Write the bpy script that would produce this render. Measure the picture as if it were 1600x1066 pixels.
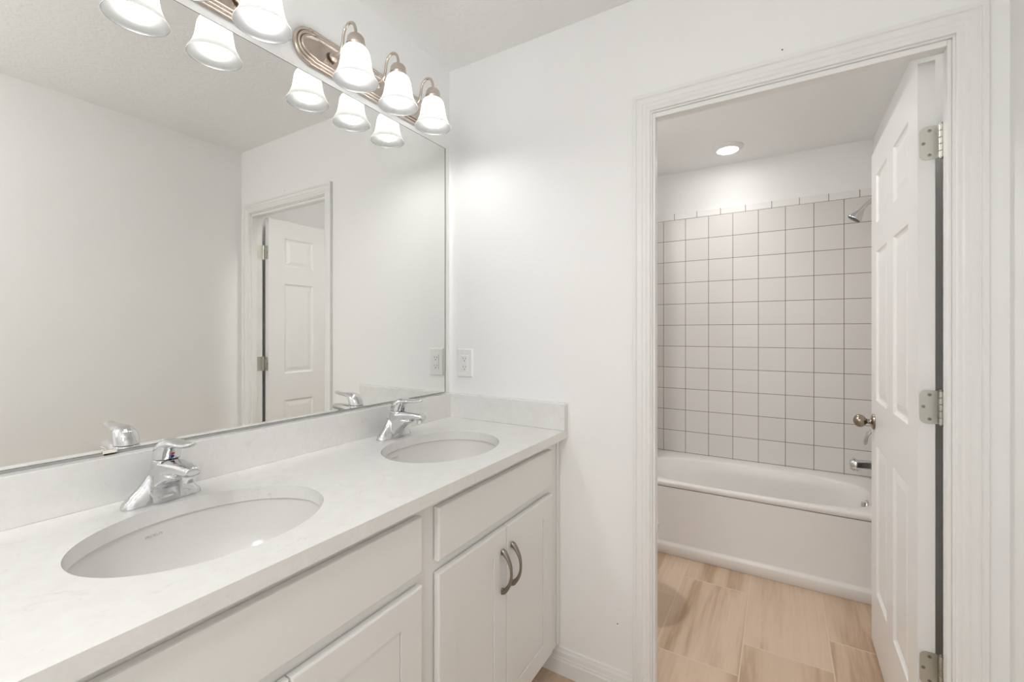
import bpy, bmesh, math, random
from mathutils import Vector, Matrix
random.seed(7)
PI = math.pi
for o in list(bpy.data.objects):
    bpy.data.objects.remove(o)
scene = bpy.context.scene
COL = scene.collection

# ------------------------------------------------------------------ camera, world, exposure
cam_d = bpy.data.cameras.new('camera')
cam_d.sensor_width = 36.0
cam_d.lens = 691.18 / 1600 * 36.0
cam_d.shift_y = -(533 - 519.2) / 1600
cam_d.clip_start = 0.02
cam = bpy.data.objects.new('camera', cam_d)
COL.objects.link(cam)
cam.location = (1.2488, -1.527, 1.2857)
cam.rotation_euler = (PI / 2, 0, math.radians(31.229))
scene.camera = cam

WORLD_STRENGTH = 1.15
BULB = 68.0
FILL_GLOBE = 50.0
DOWNLIGHT = 38.0
VANITY_FILL = 75.0
TUB_SPOT = 10.0
TOILET_FILL = 340.0
EXPOSURE = 0.0
w = bpy.data.worlds.new('world')
scene.world = w
w.use_nodes = True
w.node_tree.nodes['Background'].inputs['Color'].default_value = (0.97, 0.985, 1.0, 1)
w.node_tree.nodes['Background'].inputs['Strength'].default_value = WORLD_STRENGTH
scene.view_settings.view_transform = 'Standard'
scene.view_settings.look = 'None'
scene.view_settings.gamma = 1.0
scene.view_settings.use_curve_mapping = False
scene.view_settings.exposure = EXPOSURE
cy = scene.cycles
cy.use_denoising = True
try:
    cy.denoiser = 'OPENIMAGEDENOISE'
except Exception:
    pass
cy.max_bounces = 14
cy.diffuse_bounces = 8
cy.glossy_bounces = 6
cy.transmission_bounces = 6
cy.sample_clamp_indirect = 8.0
cy.caustics_reflective = False
cy.caustics_refractive = False

# ------------------------------------------------------------------ materials
def srgb(r, g, b):
    f = lambda c: (c / 255 / 12.92) if c / 255 <= 0.04045 else ((c / 255 + 0.055) / 1.055) ** 2.4
    return (f(r), f(g), f(b), 1)

class NT:
    def __init__(s, name):
        s.m = bpy.data.materials.new(name)
        s.m.use_nodes = True
        s.t = s.m.node_tree
        s.b = s.t.nodes['Principled BSDF']
        s.out = s.t.nodes['Material Output']
    def n(s, kind, **kw):
        nd = s.t.nodes.new(kind)
        for k, v in kw.items():
            if k.startswith('_'):
                setattr(nd, k[1:], v)
            else:
                nd.inputs[k].default_value = v
        return nd
    def l(s, a, b):
        s.t.links.new(a, b)
    def math(s, op, a, b=None, c=None):
        nd = s.t.nodes.new('ShaderNodeMath'); nd.operation = op
        for i, v in enumerate((a, b, c)):
            if v is None: continue
            if isinstance(v, (int, float)): nd.inputs[i].default_value = v
            else: s.l(v, nd.inputs[i])
        return nd.outputs[0]
    def mix(s, fac, a, b):
        nd = s.t.nodes.new('ShaderNodeMix'); nd.data_type = 'RGBA'
        if isinstance(fac, (int, float)): nd.inputs[0].default_value = fac
        else: s.l(fac, nd.inputs[0])
        for sock, v in ((nd.inputs[6], a), (nd.inputs[7], b)):
            if isinstance(v, tuple): sock.default_value = v
            else: s.l(v, sock)
        return nd.outputs[2]
    def ramp(s, fac, stops):
        nd = s.t.nodes.new('ShaderNodeValToRGB')
        e = nd.color_ramp.elements
        while len(e) < len(stops): e.new(0.5)
        for i, (p, c) in enumerate(stops):
            e[i].position = p; e[i].color = c
        s.l(fac, nd.inputs[0])
        return nd.outputs[0]
    def bump(s, h, strength=0.2, dist=0.001):
        nd = s.n('ShaderNodeBump', Strength=strength, Distance=dist)
        s.l(h, nd.inputs['Height'])
        s.l(nd.outputs[0], s.b.inputs['Normal'])

def simple(name, col, rough=0.5, metal=0.0, **kw):
    s = NT(name)
    s.b.inputs['Base Color'].default_value = col
    s.b.inputs['Roughness'].default_value = rough
    s.b.inputs['Metallic'].default_value = metal
    for k, v in kw.items():
        s.b.inputs[k.replace('_', ' ')].default_value = v
    return s

def paint(name, col, rough, scale, strength, dist):
    s = simple(name, col, rough)
    g = s.n('ShaderNodeNewGeometry')
    n1 = s.n('ShaderNodeTexNoise', Scale=scale, Detail=3.0, Roughness=0.6)
    s.l(g.outputs['Position'], n1.inputs['Vector'])
    s.bump(n1.outputs[0], strength, dist)
    return s.m

M = {}
M['wall'] = paint('wall_paint', (0.862, 0.865, 0.858, 1), 0.55, 90.0, 0.25, 0.002)
def knock():
    s = simple('ceiling_knockdown', (0.865, 0.866, 0.860, 1), 0.5)
    g = s.n('ShaderNodeNewGeometry')
    n1 = s.n('ShaderNodeTexNoise', Scale=42.0, Detail=3.0, Roughness=0.55, Distortion=0.6)
    s.l(g.outputs['Position'], n1.inputs['Vector'])
    r = s.ramp(n1.outputs[0], [(0.42, (0, 0, 0, 1)), (0.58, (1, 1, 1, 1))])
    s.bump(r, 0.24, 0.003)
    return s.m
M['ceiling'] = knock()
M['trim'] = simple('white_trim_enamel', (0.82, 0.818, 0.805, 1), 0.28).m
M['door'] = simple('white_door_enamel', (0.82, 0.815, 0.805, 1), 0.30).m
M['cabinet'] = simple('cabinet_lacquer', (0.775, 0.775, 0.758, 1), 0.34).m
M['cabinet_dark'] = simple('cabinet_interior', (0.25, 0.24, 0.22, 1), 0.7).m
M['porcelain'] = simple('porcelain', (0.73, 0.72, 0.70, 1), 0.17).m
M['acrylic'] = simple('tub_acrylic', (0.78, 0.755, 0.73, 1), 0.26).m
M['chrome'] = simple('chrome', (0.70, 0.70, 0.71, 1), 0.05, 1.0).m
M['seam_dark'] = simple('dark_seam_gap', (0.03, 0.03, 0.03, 1), 0.6).m
M['plastic'] = simple('white_plastic', (0.82, 0.82, 0.80, 1), 0.25).m
M['slot'] = simple('socket_slot_dark', (0.12, 0.115, 0.11, 1), 0.6).m
M['red'] = simple('red_mark', srgb(190, 30, 35), 0.3).m
M['blue'] = simple('blue_mark', srgb(30, 50, 120), 0.3).m
M['logo'] = simple('grey_sink_print', srgb(176, 173, 166), 0.4).m
M['clip'] = simple('clear_mirror_clip', (0.85, 0.80, 0.72, 1), 0.15, 0.0).m
M['glass_edge'] = simple('mirror_glass_edge', (0.22, 0.225, 0.215, 1), 0.2).m
M['mirror'] = simple('mirror_silver', (0.90, 0.905, 0.885, 1), 0.0, 1.0).m
M['downlight_trim'] = simple('downlight_trim_white', (0.80, 0.78, 0.77, 1), 0.4).m
M['screw'] = simple('screw_dark', (0.12, 0.12, 0.105, 1), 0.4, 1.0).m
M['speck'] = simple('wall_nail_hole', (0.15, 0.13, 0.11, 1), 0.8).m

def brushed(name, col, rough):
    return simple(name, col, rough, 1.0).m
M['nickel'] = brushed('brushed_nickel', (0.61, 0.545, 0.485, 1), 0.27)
M['hinge'] = brushed('satin_nickel_hinge', (0.55, 0.55, 0.49, 1), 0.33)
M['pull'] = brushed('pull_nickel', (0.30, 0.275, 0.235, 1), 0.34)
M['knob'] = brushed('antique_nickel_knob', (0.33, 0.28, 0.22, 1), 0.25)

def quartz():
    s = simple('white_quartz', (0.80, 0.79, 0.77, 1), 0.16)
    g = s.n('ShaderNodeNewGeometry')
    n1 = s.n('ShaderNodeTexNoise', Scale=7.0, Detail=6.0, Roughness=0.65, Distortion=1.2)
    s.l(g.outputs['Position'], n1.inputs['Vector'])
    d = s.math('ABSOLUTE', s.math('SUBTRACT', n1.outputs[0], 0.5))
    v = s.ramp(d, [(0.0, (1, 1, 1, 1)), (0.018, (0, 0, 0, 1))])
    n2 = s.n('ShaderNodeTexNoise', Scale=16.0, Detail=4.0, Roughness=0.7)
    s.l(g.outputs['Position'], n2.inputs['Vector'])
    patch = s.ramp(n2.outputs[0], [(0.52, (0, 0, 0, 1)), (0.68, (1, 1, 1, 1))])
    f = s.math('MULTIPLY', s.math('MULTIPLY', v, patch), 0.36)
    n3 = s.n('ShaderNodeTexNoise', Scale=30.0, Detail=5.0, Roughness=0.75)
    s.l(g.outputs['Position'], n3.inputs['Vector'])
    c0 = s.mix(s.ramp(n3.outputs[0], [(0.35, (0, 0, 0, 1)), (0.7, (1, 1, 1, 1))]), (0.775, 0.773, 0.76, 1), (0.735, 0.725, 0.705, 1))
    s.l(s.mix(f, c0, (0.52, 0.48, 0.43, 1)), s.b.inputs['Base Color'])
    return s.m
M['quartz'] = quartz()

TS = 0.152
def tile(axis, u0, z0, name, bullnose=False):
    """square glazed wall tiles, dark grout; axis 0 = runs along x, 1 = along y"""
    s = simple(name, (0.7, 0.66, 0.63, 1), 0.13)
    g = s.n('ShaderNodeNewGeometry')
    x = s.n('ShaderNodeSeparateXYZ')
    s.l(g.outputs['Position'], x.inputs[0])
    gw = 0.0135
    def cell(val, o):
        t = s.math('DIVIDE', s.math('SUBTRACT', val, o), TS)
        fr = s.math('FRACT', t)
        d = s.math('MINIMUM', fr, s.math('SUBTRACT', 1.0, fr))
        return s.math('FLOOR', t), d
    if bullnose:
        cu, du = cell(x.outputs[axis], u0 + TS / 2)
        cv = None; dd = du
    else:
        cu, du = cell(x.outputs[axis], u0)
        cv, dv = cell(x.outputs[2], z0)
        dd = s.math('MINIMUM', du, dv)
    grout = s.ramp(dd, [(gw * 0.55, (1, 1, 1, 1)), (gw, (0, 0, 0, 1))])
    cmb = s.n('ShaderNodeCombineXYZ')
    s.l(cu, cmb.inputs[0])
    if cv: s.l(cv, cmb.inputs[1])
    wn = s.n('ShaderNodeTexWhiteNoise'); s.l(cmb.outputs[0], wn.inputs[0])
    base = s.mix(wn.outputs[0], (0.70, 0.675, 0.65, 1), (0.735, 0.71, 0.685, 1)) if not bullnose else s.mix(0.0, (0.82, 0.81, 0.795, 1), (0.8, 0.8, 0.8, 1))
    s.l(s.mix(grout, base, (0.16, 0.125, 0.105, 1)), s.b.inputs['Base Color'])
    s.l(s.math('MULTIPLY_ADD', grout, 0.5, 0.30), s.b.inputs['Roughness'])
    n1 = s.n('ShaderNodeTexNoise', Scale=9.0, Detail=1.0)
    s.l(g.outputs['Position'], n1.inputs['Vector'])
    h = s.math('ADD', s.math('MULTIPLY', grout, -1.0), s.math('MULTIPLY', n1.outputs[0], 0.5))
    s.bump(h, 0.3, 0.0012)
    return s.m

TILE_TOP = 2.0967
YT = 1.823
M['tile_far'] = tile(0, 1.5812, TILE_TOP, 'wall_tile_along_tub')
M['tile_side'] = tile(1, YT, TILE_TOP, 'wall_tile_tub_end')
M['bull_far'] = tile(0, 1.5812, TILE_TOP, 'bullnose_tile', True)

def floor_mat():
    s = simple('floor_porcelain_planks', (0.6, 0.45, 0.33, 1), 0.38)
    g = s.n('ShaderNodeNewGeometry')
    x = s.n('ShaderNodeSeparateXYZ')
    s.l(g.outputs['Position'], x.inputs[0])
    W, L = 0.305, 0.61
    t = s.math('DIVIDE', s.math('SUBTRACT', x.outputs[0], 0.812), W)
    col = s.math('FLOOR', t); fu = s.math('FRACT', t)
    off = s.math('MULTIPLY_ADD', col, 0.205, 0.325)
    t2 = s.math('DIVIDE', s.math('SUBTRACT', x.outputs[1], off), L)
    row = s.math('FLOOR', t2); fv = s.math('FRACT', t2)
    du = s.math('MULTIPLY', s.math('MINIMUM', fu, s.math('SUBTRACT', 1.0, fu)), W)
    dv = s.math('MULTIPLY', s.math('MINIMUM', fv, s.math('SUBTRACT', 1.0, fv)), L)
    d = s.math('MINIMUM', du, dv)
    grout = s.ramp(d, [(0.0012, (1, 1, 1, 1)), (0.0022, (0, 0, 0, 1))])
    cmb = s.n('ShaderNodeCombineXYZ'); s.l(col, cmb.inputs[0]); s.l(row, cmb.inputs[1])
    wn = s.n('ShaderNodeTexWhiteNoise'); s.l(cmb.outputs[0], wn.inputs[0])
    wc = s.n('ShaderNodeSeparateXYZ'); s.l(wn.outputs[1], wc.inputs[0])
    # veins: noise stretched along y, shifted per tile
    p = s.n('ShaderNodeCombineXYZ')
    s.l(s.math('ADD', s.math('MULTIPLY', x.outputs[0], 11.0), s.math('MULTIPLY', wc.outputs[0], 60.0)), p.inputs[0])
    s.l(s.math('ADD', s.math('MULTIPLY', x.outputs[1], 1.1), s.math('MULTIPLY', wc.outputs[1], 40.0)), p.inputs[1])
    s.l(s.math('MULTIPLY', wc.outputs[2], 30.0), p.inputs[2])
    n1 = s.n('ShaderNodeTexNoise', Scale=1.0, Detail=4.0, Roughness=0.55, Distortion=0.5)
    s.l(p.outputs[0], n1.inputs['Vector'])
    p2 = s.n('ShaderNodeCombineXYZ')
    s.l(s.math('ADD', s.math('MULTIPLY', x.outputs[0], 60.0), s.math('MULTIPLY', wc.outputs[1], 60.0)), p2.inputs[0])
    s.l(s.math('ADD', s.math('MULTIPLY', x.outputs[1], 2.2), s.math('MULTIPLY', wc.outputs[2], 40.0)), p2.inputs[1])
    n2 = s.n('ShaderNodeTexNoise', Scale=1.0, Detail=3.0, Roughness=0.6, Distortion=0.8)
    s.l(p2.outputs[0], n2.inputs['Vector'])
    band = s.ramp(n1.outputs[0], [(0.42, (0, 0, 0, 1)), (0.54, (0.3, 0.3, 0.3, 1)), (0.64, (1, 1, 1, 1))])
    streak = s.ramp(n2.outputs[0], [(0.42, (0, 0, 0, 1)), (0.70, (1, 1, 1, 1))])
    light = s.mix(wc.outputs[0], (0.60, 0.455, 0.335, 1), (0.66, 0.515, 0.395, 1))
    c = s.mix(s.math('MULTIPLY', band, 0.9), light, (0.43, 0.295, 0.19, 1))
    c = s.mix(s.math('MULTIPLY', s.math('MULTIPLY', streak, s.math('ADD', band, 0.25)), 0.5), c, (0.36, 0.235, 0.15, 1))
    c = s.mix(grout, c, (0.66, 0.55, 0.44, 1))
    s.l(c, s.b.inputs['Base Color'])
    s.bump(s.math('MULTIPLY', grout, -1.0), 0.3, 0.001)
    return s.m
M['floor'] = floor_mat()

def emissive(name, col, strength):
    s = NT(name)
    e = s.n('ShaderNodeEmission', Color=col, Strength=strength)
    s.l(e.outputs[0], s.out.inputs[0])
    return s.m
M['bulb'] = emissive('lit_bulb', (1.0, 0.99, 0.97, 1), BULB)
M['lens'] = emissive('lit_downlight_lens', (1.0, 0.99, 0.975, 1), DOWNLIGHT)
M['globe'] = emissive('added_fill_globe', (1.0, 0.99, 0.975, 1), FILL_GLOBE)
M['fill_lens_toilet'] = emissive('added_toilet_fill_lens', (1.0, 0.99, 0.975, 1), TOILET_FILL)
M['fill_lens_vanity'] = emissive('added_vanity_fill_lens', (1.0, 0.99, 0.975, 1), VANITY_FILL)
def frosted():
    s = NT('frosted_shade_glass')
    tr = s.n('ShaderNodeBsdfTranslucent', Color=(0.135, 0.1345, 0.132, 1))
    df = s.n('ShaderNodeBsdfDiffuse', Color=(0.135, 0.1345, 0.132, 1))
    gl = s.n('ShaderNodeBsdfGlossy', Color=(1, 1, 1, 1), Roughness=0.25)
    mx = s.n('ShaderNodeMixShader', Fac=0.31)
    s.l(tr.outputs[0], mx.inputs[1]); s.l(df.outputs[0], mx.inputs[2])
    m2 = s.n('ShaderNodeMixShader', Fac=0.04)
    s.l(mx.outputs[0], m2.inputs[1]); s.l(gl.outputs[0], m2.inputs[2])
    s.l(m2.outputs[0], s.out.inputs[0])
    return s.m
M['shade'] = frosted()

# ------------------------------------------------------------------ mesh helpers
def tag(o, label=None, cat=None, group=None, kind=None):
    if label: o['label'] = label
    if cat: o['category'] = cat
    if group: o['group'] = group
    if kind: o['kind'] = kind
    return o

def empty(name, loc=(0, 0, 0), rz=0.0, label=None, cat=None, group=None):
    o = bpy.data.objects.new(name, None)
    o.empty_display_size = 0.05
    COL.objects.link(o)
    o.location = loc
    o.rotation_euler = (0, 0, rz)
    return tag(o, label, cat, group)

def build(name, bm, mat, parent=None, smooth=False, bevel=0.0, seg=2, angle=40):
    bmesh.ops.recalc_face_normals(bm, faces=bm.faces)
    me = bpy.data.meshes.new(name)
    bm.to_mesh(me)
    bm.free()
    mats = mat if isinstance(mat, (list, tuple)) else [mat]
    for m in mats:
        me.materials.append(m)
    o = bpy.data.objects.new(name, me)
    COL.objects.link(o)
    if parent: o.parent = parent
    if smooth:
        for p in me.polygons: p.use_smooth = True
        try:
            me.set_sharp_from_angle(angle=math.radians(angle))
        except Exception:
            pass
    if bevel:
        b = o.modifiers.new('bevel', 'BEVEL')
        b.width = bevel; b.segments = seg; b.limit_method = 'ANGLE'
        b.angle_limit = math.radians(35)
    return o

def struct(name, bm, mat, parent=None, **kw):
    o = build(name, bm, mat, parent, **kw)
    if not parent: o['kind'] = 'structure'
    return o

def add_box(bm, lo, hi, mi=0):
    x0, y0, z0 = lo; x1, y1, z1 = hi
    v = [bm.verts.new(p) for p in ((x0, y0, z0), (x1, y0, z0), (x1, y1, z0), (x0, y1, z0),
                                   (x0, y0, z1), (x1, y0, z1), (x1, y1, z1), (x0, y1, z1))]
    for f in ((0, 3, 2, 1), (4, 5, 6, 7), (0, 1, 5, 4), (1, 2, 6, 5), (2, 3, 7, 6), (3, 0, 4, 7)):
        bm.faces.new([v[i] for i in f]).material_index = mi
    return v

def box_bm(*boxes):
    bm = bmesh.new()
    for lo, hi in boxes: add_box(bm, lo, hi)
    return bm

def add_rings(bm, rings, cap=True, close=True, mi=0):
    """loft through rings of equal point count"""
    vs = [[bm.verts.new(p) for p in r] for r in rings]
    n = len(vs[0])
    for a, b in zip(vs[:-1], vs[1:]):
        for i in range(n if close else n - 1):
            j = (i + 1) % n
            bm.faces.new((a[i], a[j], b[j], b[i])).material_index = mi
    if cap:
        bm.faces.new(list(reversed(vs[0]))).material_index = mi
        bm.faces.new(vs[-1]).material_index = mi
    return vs

def add_lathe(bm, prof, c=(0, 0, 0), n=32, axis='z', cap=True, mi=0):
    rings = []
    for r, h in prof:
        ring = []
        for i in range(n):
            a = 2 * PI * i / n
            u, v = r * math.cos(a), r * math.sin(a)
            p = {'z': (u, v, h), 'x': (h, u, v), 'y': (v, h, u)}[axis]
            ring.append((c[0] + p[0], c[1] + p[1], c[2] + p[2]))
        rings.append(ring)
    add_rings(bm, rings, cap, True, mi)

def add_tube(bm, pts, rad, n=12, cap=True, mi=0):
    pts = [Vector(p) for p in pts]
    rings = []
    prev = None
    for i, p in enumerate(pts):
        d = (pts[min(i + 1, len(pts) - 1)] - pts[max(i - 1, 0)]).normalized()
        if prev is None:
            u = d.orthogonal().normalized()
        else:
            u = (prev - d * prev.dot(d)).normalized()
        prev = u
        v = d.cross(u)
        r = rad[i] if isinstance(rad, (list, tuple)) else rad
        rings.append([p + (u * math.cos(2 * PI * k / n) + v * math.sin(2 * PI * k / n)) * r for k in range(n)])
    add_rings(bm, rings, cap, True, mi)

def spline(pts, m=8):
    P = [Vector(p) for p in pts]
    P = [P[0] * 2 - P[1]] + P + [P[-1] * 2 - P[-2]]
    out = []
    for i in range(1, len(P) - 2):
        for k in range(m):
            t = k / m
            a, b, c, d = P[i - 1], P[i], P[i + 1], P[i + 2]
            out.append(0.5 * ((2 * b) + (c - a) * t + (2 * a - 5 * b + 4 * c - d) * t * t + (3 * b - a - 3 * c + d) * t ** 3))
    out.append(P[-2])
    return out

def lerp_table(tab, x):
    for (x0, y0), (x1, y1) in zip(tab[:-1], tab[1:]):
        if x <= x1:
            t = (x - x0) / (x1 - x0)
            t = max(0, min(1, t))
            return y0 + (y1 - y0) * t
    return tab[-1][1]

def ell(c, rx, ry, n=28, e=2.0):
    out = []
    for i in range(n):
        a = 2 * PI * i / n
        ca, sa = math.cos(a), math.sin(a)
        out.append((c[0] + rx * math.copysign(abs(ca) ** (2 / e), ca), c[1] + ry * math.copysign(abs(sa) ** (2 / e), sa), c[2]))
    return out

def remeshed(name, bm, voxel, smooth_it, mat, parent):
    o = build(name, bm, mat, None)
    r = o.modifiers.new('r', 'REMESH'); r.mode = 'VOXEL'; r.voxel_size = voxel; r.use_smooth_shade = True
    s = o.modifiers.new('s', 'SMOOTH'); s.iterations = smooth_it; s.factor = 0.5
    dg = bpy.context.evaluated_depsgraph_get()
    me = bpy.data.meshes.new_from_object(o.evaluated_get(dg))
    me.name = name
    old = o.data
    o.modifiers.clear()
    o.data = me
    bpy.data.meshes.remove(old)
    for p in me.polygons: p.use_smooth = True
    me.materials.clear(); me.materials.append(mat)
    if parent: o.parent = parent
    return o

def children(o):
    return [c for c in bpy.data.objects if c.parent == o]

def copy_tree(o, parent=None):
    c = o.copy(); COL.objects.link(c)
    if parent: c.parent = parent
    for ch in children(o):
        copy_tree(ch, c)
    return c

# ------------------------------------------------------------------ room shell
XR, H = 1.720, 2.435
YB = -2.30
JL, JR, JH = 0.872, 1.626, 2.035       # rough opening of the bathroom doorway
WT = 0.076
struct('floor', box_bm(((-0.2, YB - 0.6, -0.1), (XR + 0.2, 2.0, 0.0))), M['floor'])
struct('ceiling', box_bm(((-0.2, YB - 0.1, H), (XR + 0.2, 2.0, H + 0.1))), M['ceiling'])
struct('wall_left', box_bm(((-0.1, YB, 0), (0, 0, H))), M['wall'])
struct('wall_right', box_bm(((XR, YB, 0), (XR + 0.1, 1.93, H))), M['wall'])
struct('wall_doorway', box_bm(((-0.1, 0, 0), (JL, WT, H)), ((JR, 0, 0), (XR, WT, H)), ((JL, 0, JH), (JR, WT, H))), M['wall'])
struct('wall_far', box_bm(((-0.1, YT + 0.007, 0), (XR, YT + 0.107, H))), M['wall'])
struct('wall_toilet_side', box_bm(((-0.1, WT, 0), (0.0, YT + 0.007, H))), M['wall'])
struct('wall_tub_end', box_bm(((0.0, 1.13, 0), (0.40, YT + 0.007, H))), M['wall'])
# unseen rear wall; its wide opening is added to let fill daylight in
RO0, RO1, ROH = 0.60, 1.68, 2.20
struct('wall_rear', box_bm(((-0.1, YB - 0.1, 0), (RO0, YB, H)), ((RO1, YB - 0.1, 0), (XR + 0.1, YB, H)), ((RO0, YB - 0.1, ROH), (RO1, YB, H))), M['wall'])

# tile surround: parts of the walls they are set on
wall_far = bpy.data.objects['wall_far']; wall_right = bpy.data.objects['wall_right']; wall_end = bpy.data.objects['wall_tub_end']
TUB_Z = 0.42
build('tile_surround', box_bm(((0.40, YT, TUB_Z - 0.01), (XR, YT + 0.007, TILE_TOP))), M['tile_far'], wall_far)
build('bullnose_row', box_bm(((0.40, YT + 0.001, TILE_TOP), (XR, YT + 0.007, TILE_TOP + 0.046))), M['bull_far'], wall_far, bevel=0.003)
build('tile_surround', box_bm(((XR - 0.004, 1.14, TUB_Z - 0.01), (XR, YT, TILE_TOP + 0.046))), M['tile_side'], wall_right)
build('tile_surround', box_bm(((0.40, 1.14, TUB_Z - 0.01), (0.404, YT, TILE_TOP + 0.046))), M['tile_side'], wall_end)

# casing of the doorway, with mitred head
def casing(name, xo0, xo1, zo, y0, prof, sgn=-1):
    bm = bmesh.new()
    paths = []
    for d, t in prof:
        y = y0 + sgn * t
        paths.append([(xo0 + d, y, 0), (xo0 + d, y, zo - d), (xo1 - d, y, zo - d), (xo1 - d, y, 0)])
    vs = [[bm.verts.new(p) for p in path] for path in paths]
    for a, b in zip(vs[:-1], vs[1:]):
        for i in range(3):
            bm.faces.new((a[i], a[i + 1], b[i + 1], b[i]))
    return struct(name, bm, M['trim'], smooth=True, angle=18)
CW = 0.057
PROF = [(0, 0), (0, 0.0150), (0.0015, 0.0165), (0.010, 0.0165), (0.0125, 0.0145), (0.0135, 0.0115), (0.0155, 0.0112), (0.019, 0.0125), (0.026, 0.0135),
        (0.031, 0.0138), (0.033, 0.0120), (0.0345, 0.0112), (0.038, 0.0118), (0.043, 0.0118), (0.0455, 0.0100), (0.048, 0.0085), (0.054, 0.0085), (0.057, 0.0070), (0.057, 0)]
casing('trim_1', JL - CW + 0.001, JR + CW - 0.001, JH + CW - 0.001, 0.0, PROF)
# jamb lining and stop
JT = 0.006
bm = box_bm(((JL, -0.0, 0), (JL + JT, WT, JH - JT)), ((JR - JT, -0.0, 0), (JR, WT, JH - JT)), ((JL, -0.0, JH - JT), (JR, WT, JH)))
struct('trim_2', bm, M['trim'])
ST = 0.0085
sx0, sx1, sz = JL + JT, JR - JT, JH - JT
bm = box_bm(((sx0, 0.006, 0), (sx0 + ST, 0.039, sz)), ((sx1 - ST, 0.006, 0), (sx1, 0.039, sz)), ((sx0 + ST, 0.006, sz - 0.016), (sx1 - ST, 0.039, sz)))
struct('trim_3', bm, M['trim'], bevel=0.002)

# baseboards
def baseboard(name, p0, p1, nrm, h=0.098, k=0.93):
    p0 = Vector((*p0, 0)); p1 = Vector((*p1, 0)); n = Vector((*nrm, 0))
    prof = [(0, 0), (0.0145, 0), (0.0145, 0.052), (0.0125, 0.056), (0.0120, 0.064), (0.0105, 0.067), (0.0100, 0.082), (0.0065, 0.090), (0.0060, 0.096), (0.0035, h), (0, h)]
    bm = bmesh.new()
    add_rings(bm, [[p + n * t + Vector((0, 0, z)) for t, z in prof] for p in (p0, p1)], True, True)
    return struct(name, bm, M['trim'], smooth=True, angle=20)
baseboard('baseboard_doorway', (0.452, 0.0), (JL - CW + 0.001, 0.0), (0, -1))
baseboard('baseboard_right', (XR, YB), (XR, -0.0), (-1, 0))
baseboard('baseboard_bath', (XR, WT), (XR, 1.125), (-1, 0))

# two small nail holes left in the doorway wall
for x, z, r in ((1.254, 2.118, 0.0022), (0.758, 0.257, 0.0022)):
    bm = bmesh.new()
    add_lathe(bm, [(r * 1.1, 0.0), (r * 0.8, -0.0008), (r * 0.2, -0.0011)], (x, 0, z), 10, 'y')
    o = build('nail_hole', bm, M['speck'])
    o.parent = bpy.data.objects['wall_doorway']

# ------------------------------------------------------------------ bathroom door (opened into the tub room)
def door_leaf(L, T, Z0, Z1, panels):
    """local: hinge edge at x=0, leaf along +x, thickness along y 0..T"""
    bm = bmesh.new()
    xs = sorted({0.0, L, *[p[0] for p in panels], *[p[1] for p in panels]})
    zs = sorted({Z0, Z1, *[p[2] for p in panels], *[p[3] for p in panels]})
    for y, sg in ((0.0, 1), (T, -1)):
        grid = {(i, j): bm.verts.new((x, y, z)) for i, x in enumerate(xs) for j, z in enumerate(zs)}
        for i in range(len(xs) - 1):
            for j in range(len(zs) - 1):
                cell = (xs[i], xs[i + 1], zs[j], zs[j + 1])
                corner = [grid[i, j], grid[i + 1, j], grid[i + 1, j + 1], grid[i, j + 1]]
                if any(abs(cell[0] - p[0]) < 1e-6 and abs(cell[1] - p[1]) < 1e-6 and abs(cell[2] - p[2]) < 1e-6 and abs(cell[3] - p[3]) < 1e-6 for p in panels):
                    prev = corner
                    for ins, dep in ((0.004, 0.005), (0.010, 0.0085), (0.016, 0.0088), (0.040, 0.003)):
                        ring = [bm.verts.new((cell[0] + ins, y + sg * dep, cell[2] + ins)), bm.verts.new((cell[1] - ins, y + sg * dep, cell[2] + ins)),
                                bm.verts.new((cell[1] - ins, y + sg * dep, cell[3] - ins)), bm.verts.new((cell[0] + ins, y + sg * dep, cell[3] - ins))]
                        for k in range(4):
                            bm.faces.new((prev[k], prev[(k + 1) % 4], ring[(k + 1) % 4], ring[k]))
                        prev = ring
                    bm.faces.new(prev)
                else:
                    bm.faces.new(corner)
    add = [((0, 0, Z0), (0, T, Z0), (0, T, Z1), (0, 0, Z1)), ((L, 0, Z0), (L, T, Z0), (L, T, Z1), (L, 0, Z1)),
           ((0, 0, Z0), (L, 0, Z0), (L, T, Z0), (0, T, Z0)), ((0, 0, Z1), (L, 0, Z1), (L, T, Z1), (0, T, Z1))]
    for q in add:
        bm.faces.new([bm.verts.new(p) for p in q])
    bmesh.ops.remove_doubles(bm, verts=bm.verts, dist=1e-5)
    return bm
DL, DT, DZ0, DZ1 = 0.742, 0.036, 0.010, 2.022
PAN = [(a, b, c, d) for a, b in ((0.108, 0.318), (0.424, 0.634)) for c, d in ((1.718, 1.908), (1.013, 1.606), (0.250, 0.835))]
door = struct('door_1', door_leaf(DL, DT, DZ0, DZ1, PAN), M['door'])
tilt = math.radians(0.3)
# local +x -> world +y ; local +y -> world -x : left face (with the visible panels) is y = T
door.rotation_euler = (0, 0, PI / 2 - tilt)
door.location = (1.607, 0.088, 0)
tag(door, 'white six-panel door standing open into the tub room', None)

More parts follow.
